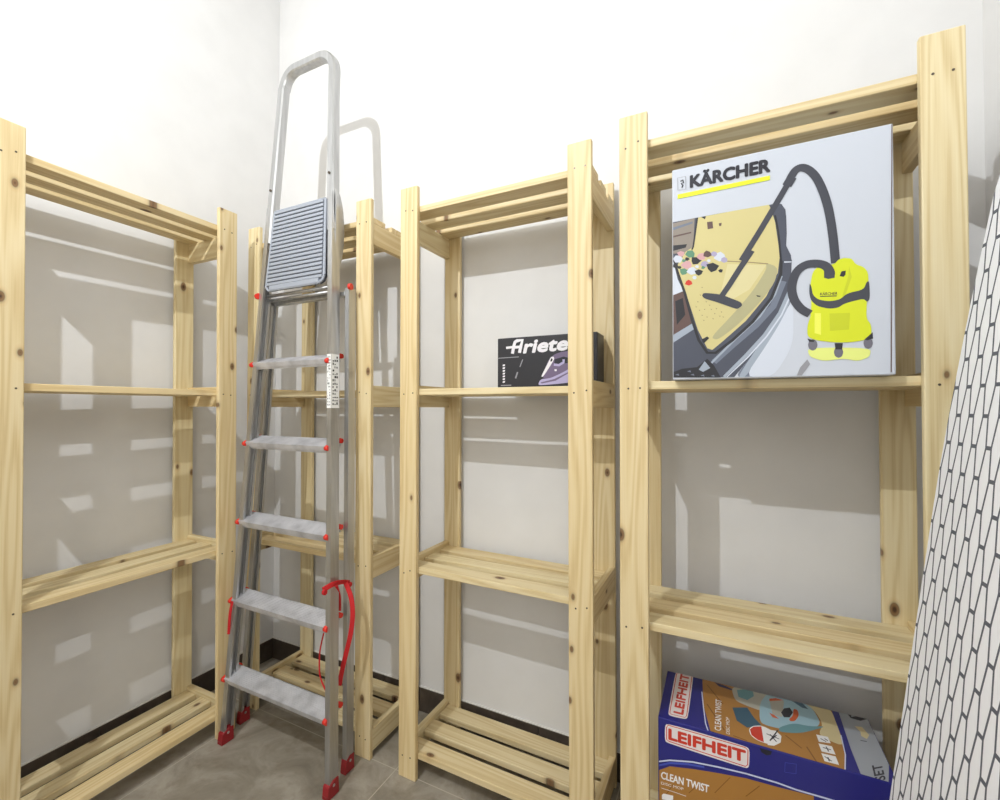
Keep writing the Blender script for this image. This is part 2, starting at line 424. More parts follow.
ART=[
('K','slate',[(0.1,324.1),(89.1,326.5),(182.7,327.0),(193.7,323.7),(200.2,301.7),(201.0,267.8),(199.8,244.7),(207.3,225.5),(208.3,211.8),(206.6,161.5),(191.6,118.7),(166.7,79.2),(138.4,35.6),(112.3,-0.0),(-2.5,3.1)]),
('K','mid_slate',[(209.6,205.3),(206.6,161.5),(191.6,118.7),(166.7,79.2),(138.4,35.6),(112.3,-0.0),(155.1,-1.2),(177.5,40.2),(199.5,99.0),(209.6,170.6)]),
('K','pale_slate',[(191.6,118.7),(166.7,79.2),(138.4,35.6),(118.1,-0.2),(131.1,-0.6),(155.4,41.3),(177.7,78.5),(203.7,130.2),(208.0,170.8),(205.3,158.5)]),
('K','ice',[(206.5,139.4),(188.8,99.9),(166.6,60.0),(129.6,-0.5),(177.2,-1.8),(209.9,57.4),(210.4,129.6)]),
('K','pale_slate',6.4,[(204.7,158.5),(188.9,119.0),(164.0,79.4),(132.7,42.4),(94.6,1.1)]),
('K','ice',2.56,[(206.6,152.0),(191.6,115.5),(166.7,76.0),(135.6,38.4),(99.1,0.3)]),
('K','mid_slate',11.2,[(194.7,178.7),(178.1,132.7),(150.1,99.8),(109.7,63.3),(76.8,31.8)]),
('K','pale_slate',4.0,[(192.1,188.6),(181.0,154.8),(155.8,115.5),(115.6,76.2),(88.9,47.9),(70.7,28.6)]),
('K','seat',[(0.9,321.6),(42.8,325.4),(39.9,267.0),(25.7,257.9),(2.0,258.6)]),
('K','mid_slate',[(0.9,313.0),(38.9,319.1),(38.9,314.9),(0.9,307.3)]),
('K','dark',[(0.7,275.9),(28.3,274.4),(25.7,267.7),(0.7,264.5)]),
('K','brown',[(2.1,295.7),(36.2,298.5),(36.2,295.6),(2.1,292.2)]),
('K','ice',[(-1.6,244.7),(10.3,204.6),(21.5,179.0),(-1.9,172.9)]),
('K','brown',[(-1.9,172.9),(20.8,179.1),(37.0,112.1),(-1.5,90.8)]),
('K','dark',[(5.3,159.9),(19.8,165.4),(24.5,130.4),(8.3,111.0)]),
('K','pale_slate',[(-2.2,90.9),(37.0,111.4),(40.8,99.9),(-1.6,75.1)]),
('K','slate',[(-2.2,75.2),(41.7,98.1),(57.0,52.9),(4.7,15.8),(-2.4,14.3)]),
('K','cargo',[(47.9,325.0),(113.3,326.8),(172.6,327.1),(177.0,313.9),(182.4,291.9),(190.4,222.8),(189.6,227.2),(186.1,195.7),(167.2,153.1),(133.1,109.3),(95.0,74.2),(73.9,56.0),(64.8,59.9),(47.9,97.6),(30.9,157.3),(8.8,232.7),(25.7,259.3),(39.9,267.0)]),
('K','cargo_shade',[(145.2,223.9),(187.3,208.3),(181.1,177.2),(156.0,141.3),(115.7,99.2),(83.0,74.9),(71.0,80.8),(110.0,122.8),(144.9,165.2),(173.1,213.5)]),
('K','cargo_light',[(101.7,223.4),(167.6,212.6),(139.2,169.1),(104.3,149.8),(89.5,168.1)]),
('K','dark',3.2,[(47.9,325.0),(39.9,267.0),(37.3,261.7)]),
('K','dark',5.12,[(2.3,244.1),(24.6,171.8),(37.1,119.0),(49.4,77.1),(64.7,50.8),(79.9,50.0),(109.7,73.2),(144.5,106.7),(175.5,149.0),(190.7,191.9),(192.4,236.3)]),
('K','dark',3.2,[(182.5,305.0),(187.8,270.1),(190.8,222.7)]),
('K','seam',1.92,[(95.8,230.2),(133.8,222.9),(170.4,214.5)]),
('K','ice',[(20.1,245.1),(15.4,238.5),(5.9,239.8),(-0.3,248.0),(6.3,254.3),(16.1,252.9)]),
('K','pink',[(34.7,223.5),(24.2,224.5),(16.1,233.0),(23.3,239.9),(33.2,239.0),(37.4,231.0)]),
('K','dark',[(39.0,231.4),(36.7,238.4),(37.1,245.9),(46.8,245.3),(55.5,237.4),(48.0,230.9)]),
('K','leaf',[(24.7,253.6),(29.1,260.7),(38.4,260.4),(42.6,253.3),(41.3,245.8),(31.6,246.1)]),
('K','pink',[(50.2,251.7),(58.2,251.9),(62.2,245.6),(61.1,238.5),(52.1,238.4),(45.9,245.0)]),
('K','leaf',[(23.4,225.5),(31.7,219.2),(25.9,213.1),(18.6,212.3),(15.4,218.0),(14.6,225.0)]),
('K','ice',[(45.9,219.7),(45.0,211.8),(35.5,210.7),(26.9,217.6),(32.0,224.9),(40.2,226.1)]),
('K','lilac',[(67.4,223.8),(59.7,222.8),(53.2,227.9),(55.8,234.0),(62.4,235.2),(67.9,230.2)]),
('K','dark',[(72.6,211.0),(67.0,217.8),(63.9,227.9),(75.9,229.8),(87.1,222.2),(81.4,213.4)]),
('K','ice',[(77.4,237.9),(80.8,247.1),(89.7,249.7),(96.4,243.1),(98.9,233.2),(87.5,230.8)]),
('K','lilac',[(91.1,236.4),(96.2,238.4),(101.2,234.4),(101.5,228.5),(95.5,226.7),(90.2,230.7)]),
('K','dark',[(50.1,220.0),(58.1,215.6),(54.9,209.5),(50.0,206.9),(44.9,210.8),(42.3,217.7)]),
('K','red',[(36.2,197.8),(38.2,191.5),(31.3,189.1),(23.9,192.8),(26.3,198.6),(30.7,201.3)]),
('K','dark',[(11.4,230.3),(6.0,228.1),(0.5,230.9),(0.2,236.0),(5.0,238.2),(10.6,235.4)]),
('K','pink',[(18.1,249.7),(12.7,252.8),(8.9,259.4),(16.2,262.1),(23.6,258.7),(22.4,252.8)]),
('K','brown',[(58.6,245.2),(59.5,252.0),(63.9,255.9),(70.3,252.6),(74.9,245.0),(66.7,241.6)]),
('K','lilac',[(72.5,249.3),(76.4,252.4),(82.3,250.0),(83.4,244.5),(79.3,241.4),(73.9,243.8)]),
('K','dark',[(88.9,215.3),(93.3,213.8),(92.9,210.3),(91.1,207.8),(87.3,209.2),(85.1,213.1)]),
('K','leaf',[(59.8,224.8),(62.2,221.4),(58.7,219.4),(54.8,220.6),(55.1,223.6),(56.3,225.9)]),
('K','dark',[(17.6,227.5),(15.0,225.3),(11.3,226.3),(9.5,229.6),(12.4,231.9),(16.4,230.8)]),
('K','ice',[(48.8,222.5),(45.2,223.4),(42.5,226.7),(45.7,229.0),(49.5,228.1),(50.3,225.0)]),
('K','dark',[(25.1,241.1),(24.7,244.6),(25.6,247.7),(29.9,246.9),(33.6,242.9),(29.6,240.2)]),
('K','ice',[(37.8,204.7),(40.1,207.8),(44.5,207.2),(46.1,203.6),(44.6,200.5),(40.3,201.1)]),
('K','ice',[(67.1,237.7),(70.7,237.3),(71.7,234.4),(70.9,231.6),(67.1,232.0),(64.7,235.1)]),
('K','leaf',[(23.0,244.2),(26.4,241.0),(23.3,238.4),(19.7,238.6),(18.8,241.5),(19.0,244.5)]),
('K','brown',[(65.5,312.9),(75.5,312.5),(76.7,298.5),(66.7,298.3)]),
('K','brown',[(86.6,306.4),(92.0,307.0),(90.9,300.7),(87.8,300.7)]),
('K','dark',[(54.7,325.2),(63.8,325.1),(61.8,319.1)]),
('K','seam',[(43.5,145.8),(46.3,144.8),(45.0,142.9)]),
('K','seam',[(49.7,138.4),(52.5,137.4),(51.2,135.5)]),
('K','seam',[(59.0,139.2),(61.7,138.2),(60.5,136.3)]),
('K','seam',[(54.3,127.7),(57.1,126.8),(55.8,124.9)]),
('K','seam',[(63.5,123.5),(66.3,122.6),(65.0,120.7)]),
('K','seam',[(71.2,138.0),(74.0,137.1),(72.7,135.2)]),
('K','seam',[(77.3,129.1),(80.0,128.1),(78.8,126.2)]),
('K','seam',[(86.3,123.2),(89.0,122.3),(87.8,120.4)]),
('K','seam',[(62.1,154.1),(64.9,153.2),(63.7,151.3)]),
('K','seam',[(68.2,146.8),(71.0,145.8),(69.7,143.9)]),
('K','seam',[(46.6,155.7),(49.4,154.8),(48.2,152.8)]),
('K','seam',[(80.3,138.8),(83.1,137.9),(81.8,136.0)]),
('K','seam',[(89.3,131.3),(92.0,130.4),(90.8,128.5)]),
('K','seam',[(57.3,117.3),(60.1,116.4),(58.9,114.4)]),
('K','seam',[(74.2,119.2),(76.9,118.3),(75.7,116.4)]),
('K','seam',[(54.5,183.9),(57.3,182.9),(56.1,181.0)]),
('K','seam',[(51.4,168.9),(54.2,167.9),(52.9,166.0)]),
('K','seam',[(92.3,121.0),(94.9,120.1),(93.7,118.2)]),
('K','dark',[(55.0,78.4),(64.9,83.5),(68.5,79.9),(59.3,70.4),(56.2,72.6)]),
('K','dark',[(150.5,156.8),(158.3,154.7),(156.1,153.0),(151.9,154.1)]),
('K','dark',[(-2.5,3.1),(-1.8,14.2),(17.6,20.5),(46.1,22.9),(64.7,39.0),(76.8,25.1),(88.7,0.6)]),
('K','pale_slate',[(49.1,17.7),(60.0,34.2),(70.1,20.3),(56.9,13.0)]),
('K','mid_slate',[(4.7,8.8),(11.2,10.7),(12.4,6.5)]),
('K','mid_slate',[(33.5,7.9),(39.7,9.8),(41.0,5.7)]),
('K','mid_slate',[(52.2,5.7),(58.4,7.5),(59.6,3.4)]),
('K','mid_slate',[(70.6,4.5),(76.7,6.3),(77.9,2.3)]),
('K','mid_slate',[(27.2,15.0),(33.5,16.8),(34.7,12.7)]),
('K','slate',[(182.7,326.4),(192.6,324.5),(199.1,312.3),(200.5,288.7),(199.8,242.2),(207.2,223.0),(208.3,215.1),(193.0,217.2),(190.0,259.3),(186.9,291.1),(182.5,310.2)]),
('K','slate',[(195.1,235.9),(204.4,228.1),(208.9,214.9),(207.0,210.4),(196.3,211.9)]),
('K','ice',[(196.3,215.4),(207.8,213.7),(207.8,211.9),(196.3,212.8)]),
('K','hose',10.4,[(125.8,226.8),(155.2,275.6),(182.6,323.3),(206.1,365.3),(214.9,381.5)]),
('K','hose',10.4,[(143.9,243.7),(122.2,210.6),(104.5,181.4),(91.0,161.2)]),
('K','hose',[(55.4,165.7),(58.5,171.5),(80.5,167.1),(92.5,163.7),(104.3,157.1),(124.7,146.1),(127.0,139.3),(118.8,133.2),(113.0,135.1),(80.4,151.3),(60.6,159.4)]),
('K','hose',13.6,[(201.6,356.9),(208.3,371.9),(216.1,383.3),(225.5,385.7),(236.2,378.7),(246.8,363.3),(256.1,338.7),(263.7,308.4),(268.7,275.6),(272.5,236.8),(274.8,201.7)]),
('K','hose',16.0,[(201.6,356.9),(210.0,371.5)]),
('K','lime_pale',[(231.3,51.7),(323.7,46.5),(322.3,30.7),(305.7,23.5),(285.1,29.3),(255.8,25.7),(234.0,35.0)]),
('K','grey_line',[(231.2,30.1),(235.3,21.6),(222.6,-1.9),(214.7,-1.7),(219.9,15.6)]),
('K','lime',[(231.6,91.7),(237.3,111.2),(238.1,137.7),(236.4,164.6),(240.7,190.7),(250.4,199.4),(273.3,199.5),(278.7,206.9),(286.6,209.1),(298.3,206.4),(303.4,195.4),(314.9,189.0),(321.1,178.6),(321.7,157.8),(318.9,129.4),(317.9,97.7),(324.1,87.6),(325.2,71.7),(318.8,61.0),(298.3,57.5),(272.1,58.5),(245.2,64.1),(231.5,71.7)]),
('K','lime_dark',[(265.1,111.3),(294.9,109.9),(293.3,80.4),(265.6,79.9)]),
('K','lime_dark',[(294.3,193.4),(298.0,173.5),(288.7,142.2),(283.4,136.3),(284.7,142.7),(292.8,174.2)]),
('K','lime_light',[(242.9,114.0),(252.4,113.1),(252.1,73.6),(242.6,77.6)]),
('K','hose',[(235.6,169.7),(238.3,164.3),(240.4,147.5),(248.5,138.3),(264.7,133.3),(280.7,135.0),(291.3,145.2),(314.5,149.0),(319.2,162.9),(322.7,162.4),(323.2,132.2),(319.4,126.2),(314.4,133.1),(295.1,129.3),(285.9,126.3),(278.0,120.6),(264.6,119.9),(247.1,126.2),(237.5,137.8),(234.9,151.4)]),
('K','hose',14.4,[(236.0,113.0),(222.1,124.3),(211.0,143.9),(208.3,167.9),(215.6,192.3),(229.7,203.9),(246.3,204.3),(259.9,198.1),(266.5,185.7),(265.6,177.6)]),
('K','hose',[(257.7,195.1),(269.3,196.8),(274.0,184.7),(273.1,175.0),(263.7,173.9),(257.5,176.9)]),
('K','dark',[(283.2,185.1),(289.5,185.9),(289.0,178.5),(286.3,175.0),(280.5,177.0)]),
('K','wheel',[(247.1,55.8),(244.8,48.2),(239.6,45.3),(234.3,48.8),(232.2,56.7),(234.5,64.3),(239.7,67.2),(245.0,63.6)]),
('K','wheel',[(284.9,40.6),(282.8,33.2),(277.7,30.3),(272.7,33.6),(270.7,41.3),(272.8,48.8),(277.9,51.7),(282.9,48.3)]),
('K','wheel',[(326.8,54.2),(324.7,46.9),(319.9,44.2),(315.1,47.5),(313.2,55.0),(315.2,62.3),(320.1,65.1),(324.9,61.7)]),
('K','dark',[(231.5,68.4),(242.5,64.3),(241.1,61.1),(234.2,62.2)]),
('K','dark',[(272.1,57.5),(284.0,56.8),(283.1,45.5),(273.4,46.1)]),
('K','dark',[(315.0,61.3),(326.4,73.2),(326.8,62.1),(318.8,59.5)]),
('K','dark','KÄRCHER',(251.3,145.6),(276.8,143.9),(251.9,150.8),0.02,0),
('K','dark',1.6,[(251.3,143.6),(276.0,142.0)]),
('K','brown',[(355.4,430.4),(357.3,430.6),(351.7,2.9),(350.2,2.6)]),
('K','highlight',[(10.9,379.7),(174.5,382.3),(174.4,373.9),(10.9,370.6)]),
('K','ink','KÄRCHER',(35.6,389.3),(174.1,390.8),(35.7,413.9),0.065,0),
('K','grey_line',1.12,[(11.1,414.0),(26.3,414.0),(26.7,387.8),(11.5,388.2),(11.1,414.0)]),
('K','ink',2.56,[(16.3,405.7),(21.1,407.5),(22.3,401.5),(17.9,401.1),(21.0,396.1),(18.9,392.3)]),
('A','pale','riete',(83.8,104.4),(212.3,107.4),(88.4,142.3),0.06,0.12),
('A','pale',9.66,[(48.4,103.8),(53.2,127.1),(56.8,137.6),(63.0,140.6),(80.1,141.5),(75.1,124.2),(70.8,105.1)]),
('A','pale',7.82,[(52.1,121.8),(75.1,122.5)]),
('A','pale',6.9,[(28.0,121.8),(50.2,123.2)]),
('A','grey_line',2.3,[(2.4,92.5),(68.6,93.5)]),
('A','pale',[(17.6,73.1),(25.1,73.5),(23.6,68.5),(16.9,68.0)]),
('A','pale',[(17.6,65.0),(25.1,65.4),(23.7,60.3),(16.9,59.9)]),
('A','pale',[(17.7,56.8),(25.2,57.2),(23.7,52.2),(16.9,51.7)]),
('A','pale',[(17.7,48.7),(25.2,49.1),(23.7,44.1),(16.9,43.6)]),
('A','pale',[(17.7,40.5),(25.2,41.0),(23.7,36.0),(17.0,35.5)]),
('A','pale',[(17.7,32.4),(25.2,32.9),(23.7,27.8),(17.0,27.3)]),
('A','pale',[(17.7,24.2),(25.2,24.7),(23.8,19.7),(17.0,19.2)]),
('A','grey_line',2.76,[(11.4,11.5),(45.0,11.9)]),
('A','grey_line',2.99,[(81.3,85.6),(72.3,64.3)]),
('A','grey_line',4.6,[(65.1,49.5),(58.5,31.3)]),
('A','iron_violet',[(139.7,30.8),(146.6,50.1),(160.3,82.0),(177.2,95.8),(197.4,101.2),(223.8,103.0),(243.2,97.2),(249.7,68.7),(249.7,46.7),(210.6,35.3),(177.3,23.4)]),
('A','ink',[(177.2,81.3),(204.0,88.1),(223.8,82.4),(220.5,69.9),(190.7,67.9),(177.3,66.8)]),
('A','iron_lilac',[(127.5,9.9),(136.2,27.7),(163.7,28.6),(197.4,42.1),(223.8,55.5),(252.9,65.4),(256.0,34.0),(223.8,16.0),(190.7,12.9),(156.9,11.0)]),
('A','iron_violet',[(136.2,17.9),(177.3,26.6),(223.8,47.6),(223.8,44.4),(180.7,21.7),(139.7,14.6)]),
('A','pale',[(163.7,81.9),(167.1,88.8),(175.6,89.4),(177.2,81.3),(146.6,37.1),(139.7,32.5),(139.0,37.4)]),
('A','ink',[(166.4,81.8),(169.1,85.5),(172.5,81.5),(169.8,75.8),(165.0,76.0)]),
('A','iron_lilac',6.9,[(175.6,66.9),(190.7,64.7),(204.0,72.1),(204.0,80.1)]),
('A','pale',[(177.3,53.9),(184.0,53.7),(184.0,48.3),(177.9,48.5)]),
('F','sign',[(16.0,306.9),(20.5,315.2),(167.3,314.9),(174.1,310.4),(173.0,276.4),(167.6,271.1),(22.8,273.9),(15.9,276.7)]),
('F','red',1.68,[(19.4,306.1),(22.2,311.7),(166.6,312.0),(171.1,307.8),(170.4,279.5),(166.4,275.1),(24.8,278.2),(19.3,280.7),(19.4,306.1)]),
('F','red','LEIFHEIT',(24.2,283.0),(165.9,284.0),(24.3,305.5),0.07,0),
('F','floorwood',[(-3.3,211.2),(25.4,226.6),(69.2,236.6),(117.6,244.9),(166.9,252.3),(219.6,254.8),(279.0,259.2),(277.4,52.3),(-4.2,-102.0)]),
('F','wood_seam',1.4,[(62.4,184.6),(85.5,214.2)]),
('F','wood_seam',1.4,[(111.1,202.8),(139.4,244.1)]),
('F','wood_seam',1.4,[(14.8,159.5),(32.1,191.2)]),
('F','wood_seam',1.4,[(166.7,216.8),(190.6,245.8)]),
('F','pale_blue',3.08,[(-3.2,229.5),(25.4,239.3),(69.3,250.8),(117.7,257.1),(167.0,261.4),(220.2,262.6),(251.3,260.7),(310.9,262.5)]),
('F','bright_blue',4.2,[(-3.2,221.4),(25.4,233.5),(59.3,243.1),(92.1,248.1)]),
('F','white','CLEAN TWIST',(7.9,195.1),(99.9,199.3),(8.7,211.0),0.03,0),
('F','white','DISC MOP',(7.9,183.1),(52.4,186.2),(7.9,188.9),0.0,0),
('F','white',1.12,[(8.5,175.3),(35.4,176.3),(57.3,176.3)]),
('F','white',[(9.5,161.2),(13.0,165.4),(32.0,167.8),(31.9,155.2),(9.5,152.1)]),
('F','ink',[(191.1,319.4),(212.0,319.7),(209.9,312.4),(202.7,309.0),(194.0,312.0)]),
('F','bright_blue',0.84,[(233.5,305.6),(251.6,308.9),(251.0,290.6),(232.8,287.2),(233.5,305.6)]),
('T','floorwood',[(80.5,222.8),(148.3,230.4),(244.4,237.3),(338.3,219.5),(338.9,116.5),(334.9,57.2),(325.1,-2.9),(248.8,-3.0),(221.2,6.1),(149.2,3.6),(102.1,-0.9),(86.4,93.1)]),
('T','gold_pale',[(282.9,214.1),(338.3,219.5),(338.9,116.5),(335.8,80.7),(297.5,96.1),(313.1,140.6),(305.5,182.2)]),
('T','wood_seam',2.8,[(91.4,180.6),(124.9,118.7)]),
('T','wood_seam',2.8,[(93.2,103.1),(127.7,28.2)]),
('T','wood_seam',2.8,[(143.4,19.4),(168.0,15.5)]),
('T','wood_seam',2.8,[(238.4,67.0),(262.3,39.8)]),
('T','wood_seam',2.8,[(271.5,49.0),(281.4,-4.0)]),
('T','wood_seam',2.8,[(290.2,4.6),(315.5,-3.6)]),
('T','pale_blue',2.24,[(81.1,145.8),(86.6,86.6),(92.2,33.7),(97.2,4.9)]),
('T','dark_blue',[(106.3,199.5),(129.0,195.3),(145.5,188.5),(143.5,182.4),(117.7,186.0)]),
('T','teal_dark',[(143.9,114.9),(173.4,129.5),(185.0,97.5),(196.7,79.4),(170.0,57.6),(151.2,71.7)]),
('T','tool_grey',[(143.6,187.6),(151.3,202.6),(177.7,219.4),(207.4,230.3),(243.2,225.8),(234.7,140.5),(200.3,129.8),(173.7,134.8),(149.8,144.5)]),
('T','teal',[(154.6,189.4),(169.9,208.0),(187.9,205.8),(189.3,181.3),(174.8,158.2),(157.4,162.1)]),
('T','ice_blue',[(222.7,217.2),(255.3,219.9),(285.3,208.9),(303.3,187.0),(310.0,139.1),(285.2,105.5),(246.2,86.3),(211.4,82.3),(194.1,87.3),(199.0,160.1)]),
('T','teal',[(229.3,88.5),(258.3,116.3),(287.3,119.7),(317.7,134.7),(288.0,105.8),(262.9,85.2),(227.7,71.9)]),
('T','tool_grey',[(219.8,182.9),(249.0,191.0),(239.0,126.2),(221.3,129.0)]),
('T','teal_dark',[(255.3,219.9),(285.3,208.9),(293.6,182.3),(281.7,182.4),(265.5,199.1)]),
('T','orange',[(220.1,186.3),(233.6,194.9),(249.3,194.3),(232.6,184.2),(219.3,176.3)]),
('T','orange',[(215.4,130.7),(224.2,127.5),(232.2,117.2),(220.3,117.0)]),
('T','ink',[(238.4,143.2),(245.8,161.7),(257.4,170.4),(261.6,154.6),(253.1,133.2),(242.2,127.8)]),
('T','orange',[(250.8,126.4),(260.1,142.3),(264.5,170.9),(272.3,168.8),(271.7,148.1),(262.4,125.4),(252.9,119.1)]),
('T','white',[(172.4,53.1),(180.1,68.4),(196.6,78.2),(214.8,71.2),(226.1,54.7),(224.0,33.6),(207.7,23.5),(186.8,24.7),(175.2,35.1)]),
('T','white',[(207.4,69.8),(222.1,73.3),(230.7,60.7),(227.1,39.1),(214.6,23.4),(203.4,20.2)]),
('T','red',[(174.6,54.2),(181.6,66.2),(196.4,74.6),(197.4,25.8),(187.0,27.5),(176.8,37.0)]),
('T','ink',2.24,[(204.2,54.9),(225.5,49.1)]),
('T','ink',2.24,[(226.1,76.8),(208.7,35.5)]),
('T','ink',2.24,[(210.6,55.8),(220.1,38.1)]),
('T','ink',2.24,[(222.1,59.0),(209.0,37.5)]),
('T','white',[(294.4,97.1),(314.3,99.3),(315.7,80.4),(295.5,75.3)]),
('T','white',[(293.8,69.6),(316.0,71.9),(317.6,48.7),(295.3,46.8)]),
('T','white',[(293.9,41.5),(316.7,43.7),(317.9,21.2),(295.3,20.0)]),
('T','ink',2.1,[(300.1,87.4),(308.5,81.7)]),
('T','ink',2.1,[(307.4,91.0),(311.9,85.8)]),
('T','ink',2.1,[(299.6,60.5),(312.5,59.9)]),
('T','ink',2.1,[(305.8,65.9),(307.4,52.7)]),
('T','ink',2.1,[(297.8,34.4),(307.6,26.0)]),
('T','ink',2.1,[(302.9,34.7),(303.5,24.0)]),
('T','white','CLEAN TWIST',(121.2,22.3),(122.1,132.2),(108.9,20.1),0.02,0),
('T','white','DISC MOP',(137.1,19.0),(137.4,73.9),(130.1,19.4),0.0,0),
('T','sign',[(18.3,33.7),(19.2,202.5),(24.6,211.9),(56.9,214.4),(60.3,203.0),(58.0,37.9),(53.8,27.9),(21.7,24.2)]),
('T','red',1.68,[(21.6,36.6),(22.2,195.6),(26.4,204.4),(54.6,205.1),(57.0,198.1),(55.1,40.7),(52.1,33.1),(24.2,31.6),(21.6,36.6)]),
('T','red','LEIFHEIT',(47.4,40.6),(50.0,201.2),(28.4,40.0),0.065,0),
('T','silver',[(351.1,221.5),(395.2,227.6),(412.6,206.2),(409.1,63.1),(387.5,3.6),(348.1,0.4),(347.5,81.8)]),
('T','pale_blue',1.96,[(338.9,116.5),(334.3,56.9),(325.1,-2.9)]),
('T','ink',[(367.4,203.9),(382.2,220.0),(399.5,221.5),(403.3,201.6),(386.1,186.4),(369.7,187.9)]),
('T','silver',[(372.8,202.5),(379.6,208.2),(380.4,198.8),(372.2,193.1)]),
('T','gold_pale',[(370.9,161.0),(383.9,164.7),(390.6,142.0),(382.9,125.7),(375.2,131.9),(376.9,145.5)]),
('T','ink',1.96,[(370.4,116.1),(381.0,117.4)]),
('T','ink','SET',(384.4,17.5),(388.9,58.3),(366.6,4.1),0.03,0)]

# ------------------------------------------------------------ the room
def struct(name, mb): return tag(mb.build(name), kind='structure')
T = 0.12
for name, a in (('floor', (XL - T, XR + T, YF - T, YB + T, -0.1, 0.0, 'floor')),
                ('ceiling', (XL - T, XR + T, YF - T, YB + T, H, H + 0.1, 'ceiling')),
                ('wall_left', (XL - T, XL, YF - T, YB + T, 0.0, H, 'wall')),
                ('wall_back', (XL, XR, YB, YB + T, 0.0, H, 'wall')),
                ('wall_front', (XL, XR, YF - T, YF, 0.0, H, 'wall'))):
    m = MB(); m.box(*a); struct(name, m)
m = MB()                                   # right wall with an unseen opening added to let fill onto the left wall
m.box(XR, XR + T, -0.80, YB + T, 0, H, 'wall'); m.box(XR, XR + T, YF - T, -1.75, 0, H, 'wall'); m.box(XR, XR + T, -1.75, -0.80, 2.1, H, 'wall')
struct('wall_right', m)
def skirting(name, boxes, cap):
    m = MB()
    for b in boxes: m.box(*b, 'skirt', 0.0008)
    for b in cap: m.box(*b, 'grout')
    struct(name, m)
g = 0.008
skirting('baseboard_back', [(XL + g + 0.001 + i * 0.6, min(XL + g + (i + 1) * 0.6, XR) - 0.001, YB - g, YB, 0, SKIRT) for i in range(4)],
         [(XL, XR, YB - 0.006, YB, SKIRT, SKIRT + 0.0025)])
skirting('baseboard_left', [(XL, XL + g, max(YB - (i + 1) * 0.6, YF) + 0.001, YB - i * 0.6 - 0.001, 0, SKIRT) for i in range(6)],
         [(XL, XL + 0.006, YF, YB, SKIRT, SKIRT + 0.0025)])
skirting('baseboard_right', [(XR - g, XR, max(YB - (i + 1) * 0.6, -0.80) + 0.001, YB - i * 0.6 - 0.001, 0, SKIRT) for i in range(4)],
         [(XR - 0.006, XR, -0.80, YB, SKIRT, SKIRT + 0.0025)])

# ------------------------------------------------------------ pine shelf racks
RW, RD, PW, PT, RH = 0.571, 0.248, 0.060, 0.014, 1.70
ST, BT = 0.018, 0.018

def make_rack(label, loc, rz, levels, shear=0.0, top_on=True, seed=0):
    rnd = random.Random(seed)
    root = empty('shelf_rack', loc, rz)
    tag(root, label, 'shelf rack', 'knotty pine shelf racks')
    def done(mb, name):
        for v in mb.bm.verts: v.co.x += shear * v.co.z
        return mb.build(name, root)
    for side in (0, 1):
        x0 = 0 if side == 0 else RW - PW; x1 = x0 + PW
        for front in (1, 0):
            y0 = 0 if front else RD - PT
            m = MB(); m.box(x0, x1, y0, y0 + PT, 0, RH, 'pine_z', 0.0022)
            if front:                      # nail heads at every shelf
                for lv in levels:
                    for k in (0.28, 0.72):
                        xx = x0 + PW * k + rnd.uniform(-.004, .004); zz = lv - 0.012 + rnd.uniform(-.006, .006)
                        m.tube([(xx, -0.0006, zz), (xx, 0.001, zz)], 0.0022, 'nail', 8)
            done(m, 'post')
        for i, lv in enumerate(levels):    # end boards between the posts
            top = lv - ST if (i == 3 and top_on) else lv + 0.013
            xa = 0.001 if side == 0 else RW - BT - 0.001
            m = MB(); m.box(xa, xa + BT, PT, RD - PT, top - 0.066, top, 'pine_y', 0.0015)
            done(m, 'end_board')
    for i, lv in enumerate(levels):
        full = (i == 3 and top_on)
        xa, xb = (0.001, RW - 0.001) if full else (BT + 0.0015, RW - BT - 0.0015)
        span = RD - 2 * PT; gap = 0.028; sw = (span - 2 * gap) / 3
        for k in range(3):
            y0 = PT + k * (sw + gap)
            m = MB(); m.box(xa, xb, y0 + 0.0003, y0 + sw - 0.0003, lv - ST, lv, 'pine_x', 0.0018)
            done(m, 'slat')
    return root

LV = [0.073, 0.5976, 1.1111, 1.6447]
make_rack('empty pine shelf rack along the left wall, left of the ladder', (-1.4348, 0.4031, 0), math.pi / 2 + 0.0135, LV, -0.0091, seed=1)
make_rack('empty pine shelf rack in the corner, standing behind the ladder', (-1.5259 + 0.006, 1.0591, 0), 0.0046, [0.073, 0.590, 1.1111, 1.6447], -0.0067, seed=2)
make_rack('pine shelf rack holding only the small black iron box', (-0.840, 1.0591, 0), -0.0109, LV, -0.003, seed=3)
make_rack('pine shelf rack holding the large white vacuum box and the blue mop box', (-0.1998, 1.007, 0), 0.0031, [0.073, 0.5976, 1.1150, 1.6447], 0.0, seed=4)

make_rack('pine shelf rack against the left wall, nearest the added opening, left of the frame', (-1.4348 - 0.003, -0.2430, 0), math.pi / 2, LV, 0.0, seed=5)

# ------------------------------------------------------------ boxes
def carton(name, label, cat, loc, w, d, h, body, faces, side=None):
    root = empty(name, loc); tag(root, label, cat)
    m = MB(); m.box(0, w, 0, d, 0, h, body, 0.0022)
    if side:                               # printed side panels of another colour
        m.poly([(w + .0002, 0.004, 0.004), (w + .0002, d - 0.004, 0.004), (w + .0002, d - 0.004, h - 0.004), (w + .0002, 0.004, h - 0.004)], side)
    m.build('carton', root)
    for nm, kind, O, U, V, N, clip in faces:
        a = MB(); artwork(a, kind, O, U, V, N, clip=clip); a.build(nm, root, normals=False)
    return root

